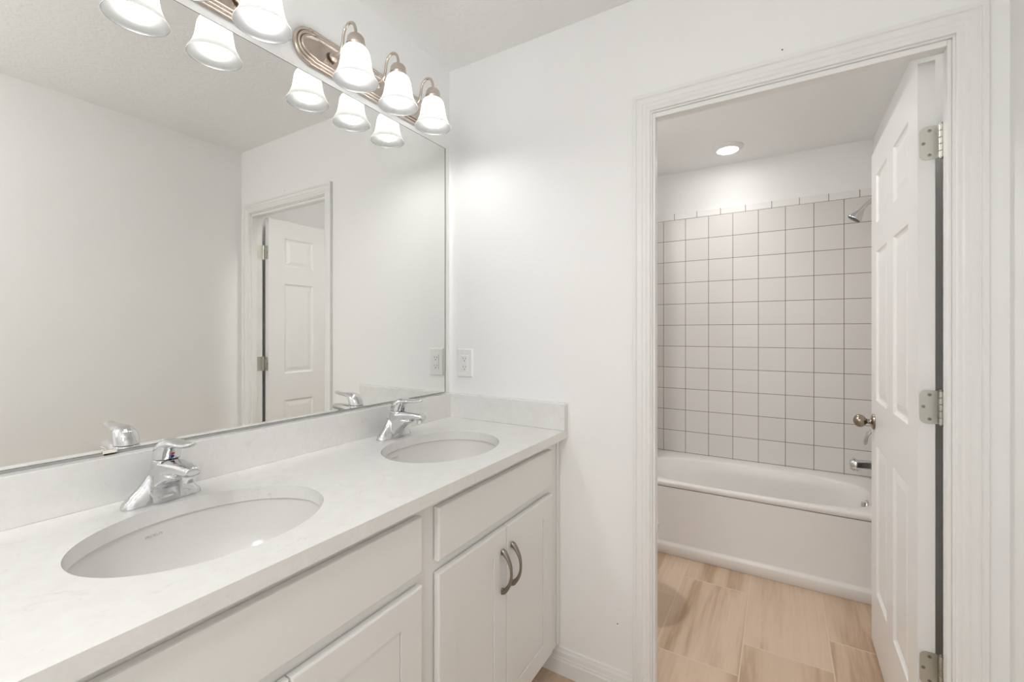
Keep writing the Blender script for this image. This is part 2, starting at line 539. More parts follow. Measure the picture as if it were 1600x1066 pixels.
# hinges: leaf let into the door edge, barrel, leaf on the jamb
def hinge(z, top):
    # local door coordinates: edge is x=0, thickness y from 0 (right) to 0.036 (left)
    hh = 0.045
    bm = bmesh.new()
    r = 0.014
    out = [(-0.004, -hh), (0.032 - r, -hh)] + [(0.032 - r + r * math.sin(a), -hh + r - r * math.cos(a)) for a in [PI / 2 * k / 6 for k in range(1, 7)]]
    out += [(0.032 - r + r * math.cos(a), hh - r + r * math.sin(a)) for a in [PI / 2 * k / 6 for k in range(0, 7)]] + [(-0.004, hh)]
    add_rings(bm, [[(-t, y, z + q) for y, q in out] for t in (0.0002, 0.0024)])
    h = build('hinge', bm, M['hinge'], door)
    # barrel: five knuckles and the pin heads
    bm = bmesh.new()
    seg = 2 * hh / 5
    for k in range(5):
        z0 = z - hh + k * seg
        add_lathe(bm, [(0.0048, z0 + 0.0004), (0.0056, z0 + 0.0010), (0.0056, z0 + seg - 0.0010), (0.0048, z0 + seg - 0.0004)], (-0.006, -0.0105, 0), 16)
    add_lathe(bm, [(0.0030, z + hh), (0.0044, z + hh + 0.001), (0.0044, z + hh + 0.003), (0.002, z + hh + 0.0045)], (-0.006, -0.0105, 0), 16)
    add_lathe(bm, [(0.002, z - hh - 0.0035), (0.0044, z - hh - 0.002), (0.0044, z - hh)], (-0.006, -0.0105, 0), 16)
    build('hinge_barrel', bm, M['hinge'], h, smooth=True)
    # jamb leaf, lies on the jamb face beyond the stop
    bm = box_bm(((-0.048, -0.0130, z - hh), (-0.010, -0.0112, z + hh)))
    build('jamb_leaf', bm, M['hinge'], h)
    for dy, dz in ((0.012, 0.033), (0.0245, 0.0), (0.012, -0.033)):
        bm = bmesh.new()
        add_lathe(bm, [(0.0046, -0.0024), (0.0044, -0.0030), (0.0014, -0.0033)], (0, dy, z + dz), 14, 'x')
        add_lathe(bm, [(0.0016, -0.0032), (0.0010, -0.0035)], (0, dy, z + dz), 8, 'x', mi=1)
        build('screw', bm, [M['pull'], M['screw']], h, smooth=True)
for z in (1.799, 1.083, 0.372):
    hinge(z, True)

# knob on the door's visible face, egg shaped, with a round rose
bm = bmesh.new()
KX, KZ = DL - 0.062, 0.922
add_lathe(bm, [(0.031, 0.0), (0.032, 0.002), (0.030, 0.006), (0.022, 0.009), (0.013, 0.011)], (KX, DT, KZ), 32, 'y')
kn = build('door_knob_rose', bm, M['knob'], door, smooth=True)
bm = bmesh.new()
add_lathe(bm, [(0.013, 0.010), (0.010, 0.015), (0.0095, 0.022), (0.013, 0.027), (0.020, 0.031), (0.0245, 0.038), (0.0262, 0.046), (0.0245, 0.055), (0.019, 0.062), (0.011, 0.0665), (0.002, 0.068)], (KX, DT, KZ), 32, 'y')
build('door_knob', bm, M['knob'], kn, smooth=True)
bm = bmesh.new()
add_lathe(bm, [(0.031, 0.0), (0.030, -0.006), (0.013, -0.011), (0.010, -0.022), (0.020, -0.031), (0.026, -0.046), (0.019, -0.062), (0.002, -0.068)], (KX, 0, KZ), 28, 'y')
build('door_knob', bm, M['knob'], door, smooth=True)

# ------------------------------------------------------------------ vanity cabinet
ZC, CT = 0.9207, 0.030          # counter top surface, thickness
ZU = ZC - CT
XF, XD = 0.531, 0.550           # face frame plane, door face plane
VY0 = -1.52
van = empty('vanity_cabinet', (0, 0, 0), 0, 'long white shaker vanity cabinet with paired doors and false drawer fronts against the mirror wall', 'cabinet')
def carcass():
    bm = bmesh.new()
    z0 = 0.111
    add_box(bm, (0.002, VY0, z0), (XF - 0.019, VY0 + 0.016, ZU))
    add_box(bm, (0.002, -0.016, z0), (XF - 0.019, -0.001, ZU))
    add_box(bm, (0.002, VY0 + 0.016, z0), (XF - 0.019, -0.016, z0 + 0.016))
    add_box(bm, (0.002, VY0 + 0.016, z0 + 0.016), (0.008, -0.016, ZU))
    return bm
build('carcass', carcass(), M['cabinet_dark'], van)
# face frame
bm = bmesh.new()
fx0, fx1 = XF - 0.019, XF
U = [(-1.406, -0.768), (-0.711, -0.095)]
for y0, y1 in ((VY0, -1.39), (-0.784, -0.695), (-0.111, -0.001)):
    add_box(bm, (fx0, y0, 0.111), (fx1, y1, ZU))
for z0, z1 in ((0.111, 0.150), (0.690, 0.752), (0.845, ZU)):
    for y0, y1 in ((-1.39, -0.784), (-0.695, -0.111)):
        add_box(bm, (fx0, y0, z0), (fx1, y1, z1))
build('face_frame', bm, M['cabinet'], van)
bm = box_bm(((XF, -0.026, 0.111), (XF + 0.0035, -0.001, ZU)))
build('filler_strip', bm, M['cabinet'], van, bevel=0.002)
build('toe_kick', box_bm(((0.440, VY0, 0.0), (0.452, -0.001, 0.111))), M['cabinet'], van)

def bev_slab(y0, y1, z0, z1, x0, x1, ch=0.004, panel=None):
    """slab with chamfered front edge; optional recessed flat shaker panel (stile width, depth)"""
    bm = bmesh.new()
    def ring(x, i):
        return [bm.verts.new(p) for p in ((x, y0 + i, z0 + i), (x, y1 - i, z0 + i), (x, y1 - i, z1 - i), (x, y0 + i, z1 - i))]
    rs = [ring(x0, 0), ring(x1 - ch, 0), ring(x1 - ch * 0.3, ch * 0.3), ring(x1, ch)]
    if panel:
        s, d = panel
        rs += [ring(x1, s), ring(x1 - d, s + 0.0004), ring(x1 - d - 0.009, s + 0.0005), ring(x1 - d - 0.009, s + 0.0024), ring(x1 - d, s + 0.0026)]
    for a, b in zip(rs[:-1], rs[1:]):
        for k in range(4):
            bm.faces.new((a[k], a[(k + 1) % 4], b[(k + 1) % 4], b[k]))
    bm.faces.new(rs[-1]); bm.faces.new(list(reversed(rs[0])))
    return bm

def pull_bm():
    bm = bmesh.new()
    n = 26
    rings = []
    for i in range(n + 1):
        t = -1 + 2 * i / n
        z = 0.063 * t
        xo = 0.0015 + 0.031 * (1 - abs(t) ** 2.3)
        # tangent
        dx = -0.031 * 2.3 * abs(t) ** 1.3 * math.copysign(1, t) if t else 0
        tan = Vector((dx, 0, 0.063)).normalized()
        nor = Vector((tan.z, 0, -tan.x))
        wy = 0.0055 + 0.0035 * abs(t) ** 1.5
        th = 0.0036 + 0.0050 * abs(t) ** 2
        if abs(t) > 0.97: th *= 0.6; wy *= 0.8
        c = Vector((xo, 0, z))
        rings.append([c + nor * (th * math.cos(a)) + Vector((0, wy * math.sin(a), 0)) for a in [2 * PI * k / 14 for k in range(14)]])
    add_rings(bm, rings)
    # feet
    for s in (-1, 1):
        add_lathe(bm, [(0.0062, 0.0), (0.0062, 0.004), (0.0045, 0.009)], (0, 0, s * 0.0545), 14, 'x')
    return bm

G = 0.0015
first_pull = None
for (y0, y1), ym in zip(U, (-1.087, -0.404)):
    build('false_drawer_front', bev_slab(y0, y1, 0.735, 0.864, XF + 0.0028, XD), M['cabinet'], van)
    for a, b, hy in ((y0, ym - G, ym - 0.027), (ym + G, y1, ym + 0.027)):
        d = build('door', bev_slab(a, b, 0.134, 0.706, XF + 0.0028, XD, 0.004, (0.066, 0.0032)), M['cabinet'], van)
        if first_pull is None:
            p = build('pull_handle', pull_bm(), M['pull'], d, smooth=True)
            p['label'] = 'arched satin nickel pull handle'
            first_pull = p
        else:
            p = first_pull.copy(); COL.objects.link(p); p.parent = d
        p.location = (XD, hy, 0.583)

# ------------------------------------------------------------------ countertop with two oval cut-outs
SINKS = [(0.312, -1.095), (0.316, -0.420)]
SA, SB = 0.2085, 0.170           # half length along y, half depth along x
XC = 0.5677
def counter_bm():
    bm = bmesh.new()
    X0 = 0.002
    def quad(y0, y1):
        for z in (ZU, ZC):
            bm.faces.new([bm.verts.new(p) for p in ((X0, y0, z), (XC, y0, z), (XC, y1, z), (X0, y1, z))])
    blocks = []
    for cx, cyy in SINKS:
        y0, y1 = cyy - 0.26, cyy + 0.26
        blocks.append((y0, y1))
        ang = sorted(set([2 * PI * k / 96 for k in range(96)] + [math.atan2(yy - cyy, xx - cx) % (2 * PI) for xx in (X0, XC) for yy in (y0, y1)]))
        n = len(ang)
        rings = {}
        for z in (ZU, ZC):
            inner, outer = [], []
            for a in ang:
                ca, sa = math.cos(a), math.sin(a)
                r = 1 / math.sqrt((ca / SB) ** 2 + (sa / SA) ** 2)
                inner.append(bm.verts.new((cx + r * ca, cyy + r * sa, z)))
                ts = []
                if ca > 1e-9: ts.append((XC - cx) / ca)
                if ca < -1e-9: ts.append((X0 - cx) / ca)
                if sa > 1e-9: ts.append((y1 - cyy) / sa)
                if sa < -1e-9: ts.append((y0 - cyy) / sa)
                t = min(ts)
                outer.append(bm.verts.new((cx + t * ca, cyy + t * sa, z)))
            for i in range(n):
                j = (i + 1) % n
                bm.faces.new((inner[i], inner[j], outer[j], outer[i]))
            rings[z] = inner
        for i in range(n):
            j = (i + 1) % n
            f = bm.faces.new((rings[ZU][i], rings[ZU][j], rings[ZC][j], rings[ZC][i]))
            f.smooth = True
    ys = [VY0 - 0.01, blocks[0][0], blocks[0][1], blocks[1][0], blocks[1][1], -0.001]
    quad(ys[0], ys[1]); quad(ys[2], ys[3]); quad(ys[4], ys[5])
    # edges
    for (xa, ya), (xb, yb) in (((XC, ys[0]), (XC, ys[5])), ((X0, ys[0]), (X0, ys[5])), ((X0, ys[0]), (XC, ys[0])), ((X0, ys[5]), (XC, ys[5]))):
        bm.faces.new([bm.verts.new(p) for p in ((xa, ya, ZU), (xb, yb, ZU), (xb, yb, ZC), (xa, ya, ZC))])
    return bm
ctop = build('vanity_countertop', counter_bm(), M['quartz'], smooth=True, angle=30)
tag(ctop, 'white quartz vanity countertop with two oval sink cut-outs and low splashes along both walls', 'countertop')
ZB = 1.0199
build('backsplash', box_bm(((0.002, VY0 - 0.01, ZC), (0.031, -0.001, ZB))), M['quartz'], ctop, bevel=0.0015)
build('side_splash', box_bm(((0.031, -0.031, ZC), (XC, -0.001, ZB))), M['quartz'], ctop, bevel=0.0015)

# undermount sinks
def sink(i, loc, label):
    s = empty('sink', (loc[0], loc[1], ZU), 0, label, 'sink', 'undermount sinks in the vanity top')
    bm = bmesh.new()
    prof = [(1.035, 0.0), (1.030, -0.004), (1.022, -0.012), (1.005, -0.035), (0.965, -0.070), (0.89, -0.100), (0.76, -0.124), (0.58, -0.138), (0.38, -0.146), (0.13, -0.150)]
    n = 64
    rings = []
    rings.append(ell((0, 0, -0.012), SB * 1.19, SA * 1.16, n))
    rings.append(ell((0, 0, 0.0), SB * 1.19, SA * 1.16, n))
    for k, z in prof:
        rings.append(ell((0, 0, z), SB * k, SA * k, n))
    # outside of the bowl, so it has thickness
    outer = [(0.13, -0.160), (0.58, -0.150), (0.80, -0.132), (0.93, -0.105), (1.02, -0.07), (1.07, -0.02), (1.19, -0.012)]
    for k, z in outer:
        rings.append(ell((0, 0, z), SB * k, SA * (k if k < 1.15 else 1.16), n))
    add_rings(bm, rings, cap=False)
    bmesh.ops.remove_doubles(bm, verts=bm.verts, dist=1e-5)
    bowl = build('basin', bm, M['porcelain'], s, smooth=True, angle=50)
    bm = bmesh.new()
    add_lathe(bm, [(0.031, -0.1505), (0.031, -0.1465), (0.027, -0.1445), (0.022, -0.1455), (0.021, -0.150)], (0, 0, 0), 28)
    d = build('drain', bm, M['chrome'], s, smooth=True)
    bm = bmesh.new()
    add_lathe(bm, [(0.016, -0.148), (0.0195, -0.1455), (0.018, -0.1425), (0.008, -0.141)], (0, 0, 0), 24)
    build('pop_up_stopper', bm, M['chrome'], d, smooth=True)
    return s
sk0 = sink(0, SINKS[0], 'white oval undermount sink nearer the camera, in the wide stretch of counter at lower left')
sk1 = sink(1, SINKS[1], 'white oval undermount sink farther from the camera, near the wall with the outlet')
# faint maker's print on the far side of each basin
def logo(parent, yy, z):
    cu = bpy.data.curves.new('basin_print', 'FONT')
    cu.body = 'PROFLO'
    cu.size = 0.0085
    cu.align_x = 'CENTER'; cu.align_y = 'CENTER'
    cu.extrude = 0.0001
    o = bpy.data.objects.new('basin_print', cu)
    COL.objects.link(o)
    # position on bowl wall at given y, far (-x) side
    k = 1.005 if z > -0.035 else 0.985
    xw = -SB * k * math.sqrt(max(0, 1 - (yy / (SA * k)) ** 2))
    nrm = Vector((-xw / (SB * k) ** 2, -yy / (SA * k) ** 2, 8.0)).normalized()
    tang = Vector((nrm.y, -nrm.x, 0)); 
    if tang.y < 0: tang = -tang
    tang.normalize()
    up = nrm.cross(tang)
    o.matrix_world = Matrix.Identity(4)
    o.parent = parent
    o.matrix_local = Matrix.Translation(Vector((xw, yy, z)) + nrm * 0.0022) @ Matrix((tang, up, nrm)).transposed().to_4x4()
    o.data.materials.append(M['logo'])
    dg = bpy.context.evaluated_depsgraph_get()
    me = bpy.data.meshes.new_from_object(o.evaluated_get(dg))
    p = bpy.data.objects.new('basin_print', me)
    COL.objects.link(p)
    p.parent = parent
    p.matrix_local = o.matrix_local.copy()
    bpy.data.objects.remove(o)
    return p
logo(sk0, -0.035, -0.026)
logo(sk1, -0.045, -0.026)

# ------------------------------------------------------------------ faucets
def faucet_parts(root):
    bm = bmesh.new()
    # winged base: loft along y
    ys = [-0.073, -0.071, -0.066, -0.058, -0.048, -0.038, -0.030, -0.022, -0.012, 0, 0.012, 0.022, 0.030, 0.038, 0.048, 0.058, 0.066, 0.071, 0.073]
    hT = [(0, 0.078), (0.012, 0.077), (0.022, 0.069), (0.030, 0.057), (0.038, 0.045), (0.048, 0.033), (0.058, 0.0235), (0.066, 0.0145), (0.071, 0.009), (0.073, 0.004)]
    wT = [(0, 0.026), (0.030, 0.0215), (0.048, 0.0205), (0.058, 0.0205), (0.066, 0.0165), (0.071, 0.010), (0.073, 0.004)]
    rings = []
    for y in ys:
        h = lerp_table(hT, abs(y)); wv = lerp_table(wT, abs(y))
        sec = []
        for k in range(20):
            a = 2 * PI * k / 20
            ca, sa = math.cos(a), math.sin(a)
            zz = h * abs(sa) ** 0.8 if sa > 0 else 0.0
            squeeze = 1 - 0.25 * (zz / max(h, 1e-4))
            sec.append((wv * squeeze * math.copysign(abs(ca) ** 0.8, ca) if sa >= 0 else wv * math.copysign(abs(ca) ** 0.8, ca), y, zz - (0.0005 if sa < 0 else 0)))
        rings.append(sec)
    add_rings(bm, rings)
    # tower leaning forward
    add_rings(bm, [ell((x, 0, z), rx, ry) for x, z, rx, ry in ((0.0, 0.0, 0.027, 0.030), (0.0, 0.03, 0.026, 0.027), (0.006, 0.06, 0.0255, 0.0255), (0.013, 0.082, 0.0255, 0.025), (0.017, 0.094, 0.0255, 0.025))])
    # front body sweeping up under the spout
    add_rings(bm, [ell((x, 0, z), rx, ry, 28, 2.4) for x, z, rx, ry in ((0.0, 0.0, 0.027, 0.034), (0.002, 0.018, 0.028, 0.032), (0.008, 0.034, 0.033, 0.029), (0.018, 0.047, 0.042, 0.0265), (0.030, 0.057, 0.052, 0.024), (0.040, 0.066, 0.058, 0.022))])
    # spout
    rings = []
    for x, z, hy, hz in ((0.0, 0.058, 0.025, 0.028), (0.03, 0.072, 0.025, 0.0215), (0.06, 0.0795, 0.0225, 0.0155), (0.09, 0.0825, 0.0200, 0.0125), (0.115, 0.0825, 0.0180, 0.0118), (0.131, 0.0815, 0.0165, 0.0110), (0.138, 0.0805, 0.013, 0.0085)):
        rings.append([(x, hy * math.copysign(abs(math.cos(a)) ** 0.75, math.cos(a)), z + hz * math.copysign(abs(math.sin(a)) ** 0.75, math.sin(a))) for a in [2 * PI * k / 24 for k in range(24)]])
    add_rings(bm, rings)
    remeshed('faucet_body', bm, 0.0016, 5, M['chrome'], root)
    bm = bmesh.new()
    add_lathe(bm, [(0.0088, 0.0590), (0.0112, 0.0600), (0.0112, 0.0660), (0.0124, 0.0665), (0.0124, 0.0730)], (0.122, 0, 0), 24)
    build('aerator', bm, M['chrome'], root, smooth=True)
    bm = bmesh.new()
    add_lathe(bm, [(0.0235, 0.0925), (0.0235, 0.0960)], (0.0172, 0, 0), 28)
    build('seam_gap_ring', bm, M['seam_dark'], root, smooth=True)  # dark ring stands in for the shaded seam below the lever cap
    # lever: dome cap and flat tongue
    bm = bmesh.new()
    add_rings(bm, [ell((x, 0, z), rx, ry) for x, z, rx, ry in ((0.0172, 0.0945, 0.0258, 0.0252), (0.021, 0.106, 0.0262, 0.0252), (0.026, 0.117, 0.0262, 0.0248), (0.031, 0.126, 0.0245, 0.0228), (0.036, 0.133, 0.0205, 0.0185), (0.040, 0.1375, 0.013, 0.0115), (0.042, 0.139, 0.004, 0.004))])
    rings = []
    for x, z, hy, hz in ((0.020, 0.120, 0.019, 0.012), (0.040, 0.126, 0.0200, 0.011), (0.060, 0.1300, 0.0185, 0.0090), (0.080, 0.1310, 0.0165, 0.0068), (0.100, 0.1315, 0.0150, 0.0058), (0.116, 0.1330, 0.0135, 0.0052), (0.128, 0.1355, 0.0110, 0.0046), (0.133, 0.1370, 0.0065, 0.0030)):
        rings.append([(x, hy * math.cos(a), z + hz * math.sin(a)) for a in [2 * PI * k / 20 for k in range(20)]])
    add_rings(bm, rings)
    lev = remeshed('lever_handle', bm, 0.0014, 4, M['chrome'], root)
    for nm, z, x, m, lb in (('hot_mark', 0.1088, 0.0474, M['red'], 'red hot-water dot'), ('cold_mark', 0.1015, 0.0454, M['blue'], 'dark blue cold-water dot')):
        bm = bmesh.new()
        add_lathe(bm, [(0.0040, -0.003), (0.0040, 0.0002), (0.0028, 0.0010), (0.0006, 0.0012)], (x, 0, z), 14, 'x')
        o = build(nm, bm, m, lev, smooth=True); o['label'] = lb
    bm = bmesh.new()
    add_lathe(bm, [(0.0022, 0.02), (0.0022, 0.056), (0.0045, 0.059), (0.0050, 0.063), (0.0040, 0.067), (0.001, 0.069)], (-0.028, 0, 0), 14)
    build('lift_rod', bm, M['chrome'], root, smooth=True)
FX = 0.097
f0 = empty('faucet', (FX, -1.097, ZC), 0, 'chrome single-lever faucet behind the sink nearer the camera', 'faucet', 'faucets on the vanity top')
faucet_parts(f0)
f1 = copy_tree(f0)
f1.location = (FX, -0.421, ZC)
f1['label'] = 'chrome single-lever faucet behind the farther sink, close to the corner'

# ------------------------------------------------------------------ mirror
MY0, MY1, MZ0, MZ1 = VY0 + 0.02, -0.0365, 1.0262, 2.0822
bm = bmesh.new()
add_box(bm, (0.002, MY0, MZ0), (0.008, MY1, MZ1), 1)
bm.faces.ensure_lookup_table()
front = [f for f in bm.faces if f.calc_center_median().x > 0.0079]
bmesh.ops.delete(bm, geom=front, context='FACES_ONLY')
o_ = [(MY0, MZ0), (MY1, MZ0), (MY1, MZ1), (MY0, MZ1)]
i_ = [(MY0 + 0.003, MZ0 + 0.0018), (MY1 - 0.0055, MZ0 + 0.0018), (MY1 - 0.0055, MZ1 - 0.0022), (MY0 + 0.003, MZ1 - 0.0022)]
ov = [bm.verts.new((0.008, y, z)) for y, z in o_]; iv = [bm.verts.new((0.008, y, z)) for y, z in i_]
for k in range(4):
    bm.faces.new((ov[k], ov[(k + 1) % 4], iv[(k + 1) % 4], iv[k])).material_index = 1     # unsilvered polished border
bm.faces.new(iv).material_index = 0
bmesh.ops.remove_doubles(bm, verts=bm.verts, dist=1e-6)
mir = build('wall_mirror', bm, [M['mirror'], M['glass_edge']])
tag(mir, 'large frameless rectangular mirror over the vanity, resting above the backsplash', 'mirror')
bm = box_bm(((0.0, -1.172, MZ0 - 0.0055), (0.0125, -1.148, MZ0 - 0.0005)), ((0.0085, -1.172, MZ0 - 0.0055), (0.0125, -1.148, MZ0 + 0.005)))
o = build('mirror_clip', bm, M['clip'], mir, bevel=0.001)
o['label'] = 'small clear plastic clip at the mirror\'s lower edge'

# ------------------------------------------------------------------ vanity light bars
LZ = 2.166
LAMPX = 0.1285
def stadium(hy, hz, x, n=20, notch=0.0):
    """bar outline in the y-z plane: straight run with rounded ends set in by a small notch"""
    pts = []
    ys = hy - 0.052
    r = hz
    e = 0.052
    for s in (1, -1):
        pts.append((x, s * ys, -s * r)) if False else None
    out = []
    # right end, from bottom to top
    out.append((x, ys, -r))
    for k in range(n + 1):
        a = -PI / 2 + PI * k / n
        out.append((x, ys + 0.004 + (e - 0.004) * math.cos(a) * (1.0), (r - notch) * math.sin(a)))
    out.append((x, ys, r))
    out.append((x, -ys, r))
    for k in range(n + 1):
        a = PI / 2 + PI * k / n
        out.append((x, -ys - 0.004 + (e - 0.004) * math.cos(a), (r - notch) * math.sin(a)))
    out.append((x, -ys, -r))
    return out
def backplate_bm():
    bm = bmesh.new()
    steps = [(0.000, 0.000), (0.0085, 0.000)]
    for c, base in ((0.0045, 0.0090), (0.0135, 0.0125), (0.0225, 0.0160)):      # three rounded beads stepping outward
        for k in range(7):
            a = PI - PI * k / 6
            steps.append((base + 0.0040 * math.sin(a), c + 0.0040 * math.cos(a)))
    steps += [(0.0150, 0.0275), (0.0146, 0.0290)]
    rings = []
    for x, ins in steps:
        ring = stadium(0.306 - ins, 0.0575 - ins, 0.002 + x, notch=0.004)
        rings.append(ring)
    add_rings(bm, rings)
    return bm
def make_light(cyy, label):
    root = empty('vanity_light', (0, cyy, LZ), 0, label, 'wall light', 'vanity light bars over the mirror')
    build('backplate', backplate_bm(), M['nickel'], root, smooth=True, angle=45)
    return root
def lamp_parts(root):
    # gooseneck arm
    bm = bmesh.new()
    path = spline([(0.022, 0, 0.003), (0.040, 0, 0.004), (0.056, 0, 0.012), (0.066, 0, 0.032), (0.0705, 0, 0.058), (0.080, 0, 0.077), (0.0985, 0, 0.0855), (0.117, 0, 0.077), (0.1265, 0, 0.058), (0.1285, 0, 0.036)], 6)
    add_tube(bm, path, 0.0048, 12)
    add_lathe(bm, [(0.016, 0.0228), (0.0155, 0.0265), (0.010, 0.029), (0.0055, 0.031)], (0, 0, 0.003), 20, 'x')
    arm = build('arm', bm, M['nickel'], root, smooth=True)
    bm = bmesh.new()
    add_lathe(bm, [(0.006, 0.040), (0.012, 0.0385), (0.020, 0.034), (0.0250, 0.027), (0.0265, 0.020), (0.0265, 0.012), (0.0280, 0.0105), (0.0280, 0.003), (0.0265, 0.001), (0.0265, -0.003), (0.022, -0.004)], (LAMPX, 0, 0), 32)
    cup = build('socket_cup', bm, M['nickel'], arm, smooth=True)
    # bell shade with thickness
    prof = [(0.0245, 0.0005), (0.031, -0.003), (0.0375, -0.010), (0.0415, -0.020), (0.0440, -0.034), (0.0462, -0.050), (0.0490, -0.065), (0.0535, -0.079), (0.0590, -0.090), (0.0640, -0.0985), (0.0668, -0.1050)]
    bm = bmesh.new()
    add_lathe(bm, prof + [(0.0668, -0.1062), (0.0660, -0.1068), (0.0652, -0.1062)], (LAMPX, 0, 0), 48, cap=False)
    sh = build('glass_shade', bm, M['shade'], root, smooth=True, angle=60)
    # globe bulb
    bm = bmesh.new()
    add_lathe(bm, [(0.013, -0.006), (0.0135, -0.024), (0.018, -0.037), (0.0250, -0.051), (0.0295, -0.065), (0.0300, -0.075), (0.0275, -0.087), (0.0215, -0.0965), (0.0125, -0.1025), (0.002, -0.1045)], (LAMPX, 0, 0), 28)
    b = build('bulb', bm, M['bulb'], sh, smooth=True)
    return arm, sh
def vanity_light(cyy, label):
    root = make_light(cyy, label)
    arm, sh = lamp_parts(root)
    first = (arm, sh)
    for k, dy in enumerate((-0.1775, 0.0, 0.1775)):
        for src in first:
            c = src if k == 0 else copy_tree(src, root)
            c.location = (0, dy, 0)
    return root
vanity_light(-0.4315, 'brushed nickel three-lamp bar with bell shades above the farther sink, next to the corner')
vanity_light(-1.0735, 'brushed nickel three-lamp bar above the nearer sink, cut off by the top of the view')

# ------------------------------------------------------------------ outlet
out = empty('wall_outlet', (0.0885, 0, 1.1535), 0, 'white duplex outlet on the doorway wall above the side splash', 'outlet')
def plate_bm(hw, hh, t, ch):
    bm = bmesh.new()
    rings = [[(x * (hw - i), -y, z * (hh - i)) for x, z in ((-1, -1), (1, -1), (1, 1), (-1, 1))] for y, i in ((0.0, 0.0), (t - ch, 0.0), (t, ch * 1.5))]
    add_rings(bm, rings)
    return bm
build('cover_plate', plate_bm(0.0400, 0.0615, 0.0062, 0.003), M['plastic'], out)
bm = bmesh.new()
add_box(bm, (-0.0168, -0.0085, -0.0335), (0.0168, -0.0058, 0.0335))
rec = build('receptacle', bm, M['plastic'], out, bevel=0.0008)
for dz in (0.0195, -0.0165):
    bm = bmesh.new()
    add_box(bm, (-0.0076, -0.0088, dz - 0.004), (-0.0054, -0.0083, dz + 0.0045))
    add_box(bm, (0.0054, -0.0088, dz - 0.0035), (0.0076, -0.0083, dz + 0.0035))
    add_lathe(bm, [(0.0026, -0.0083), (0.0026, -0.0088)], (0, 0, dz - 0.0105), 12, 'y')
    o = build('socket_holes', bm, M['slot'], rec)
for dz in (0.048, -0.048):
    bm = bmesh.new()
    add_lathe(bm, [(0.0028, -0.006), (0.0024, -0.0072), (0.0006, -0.0075)], (0, 0, dz), 12, 'y')
    build('screw', bm, M['plastic'], out, smooth=True)

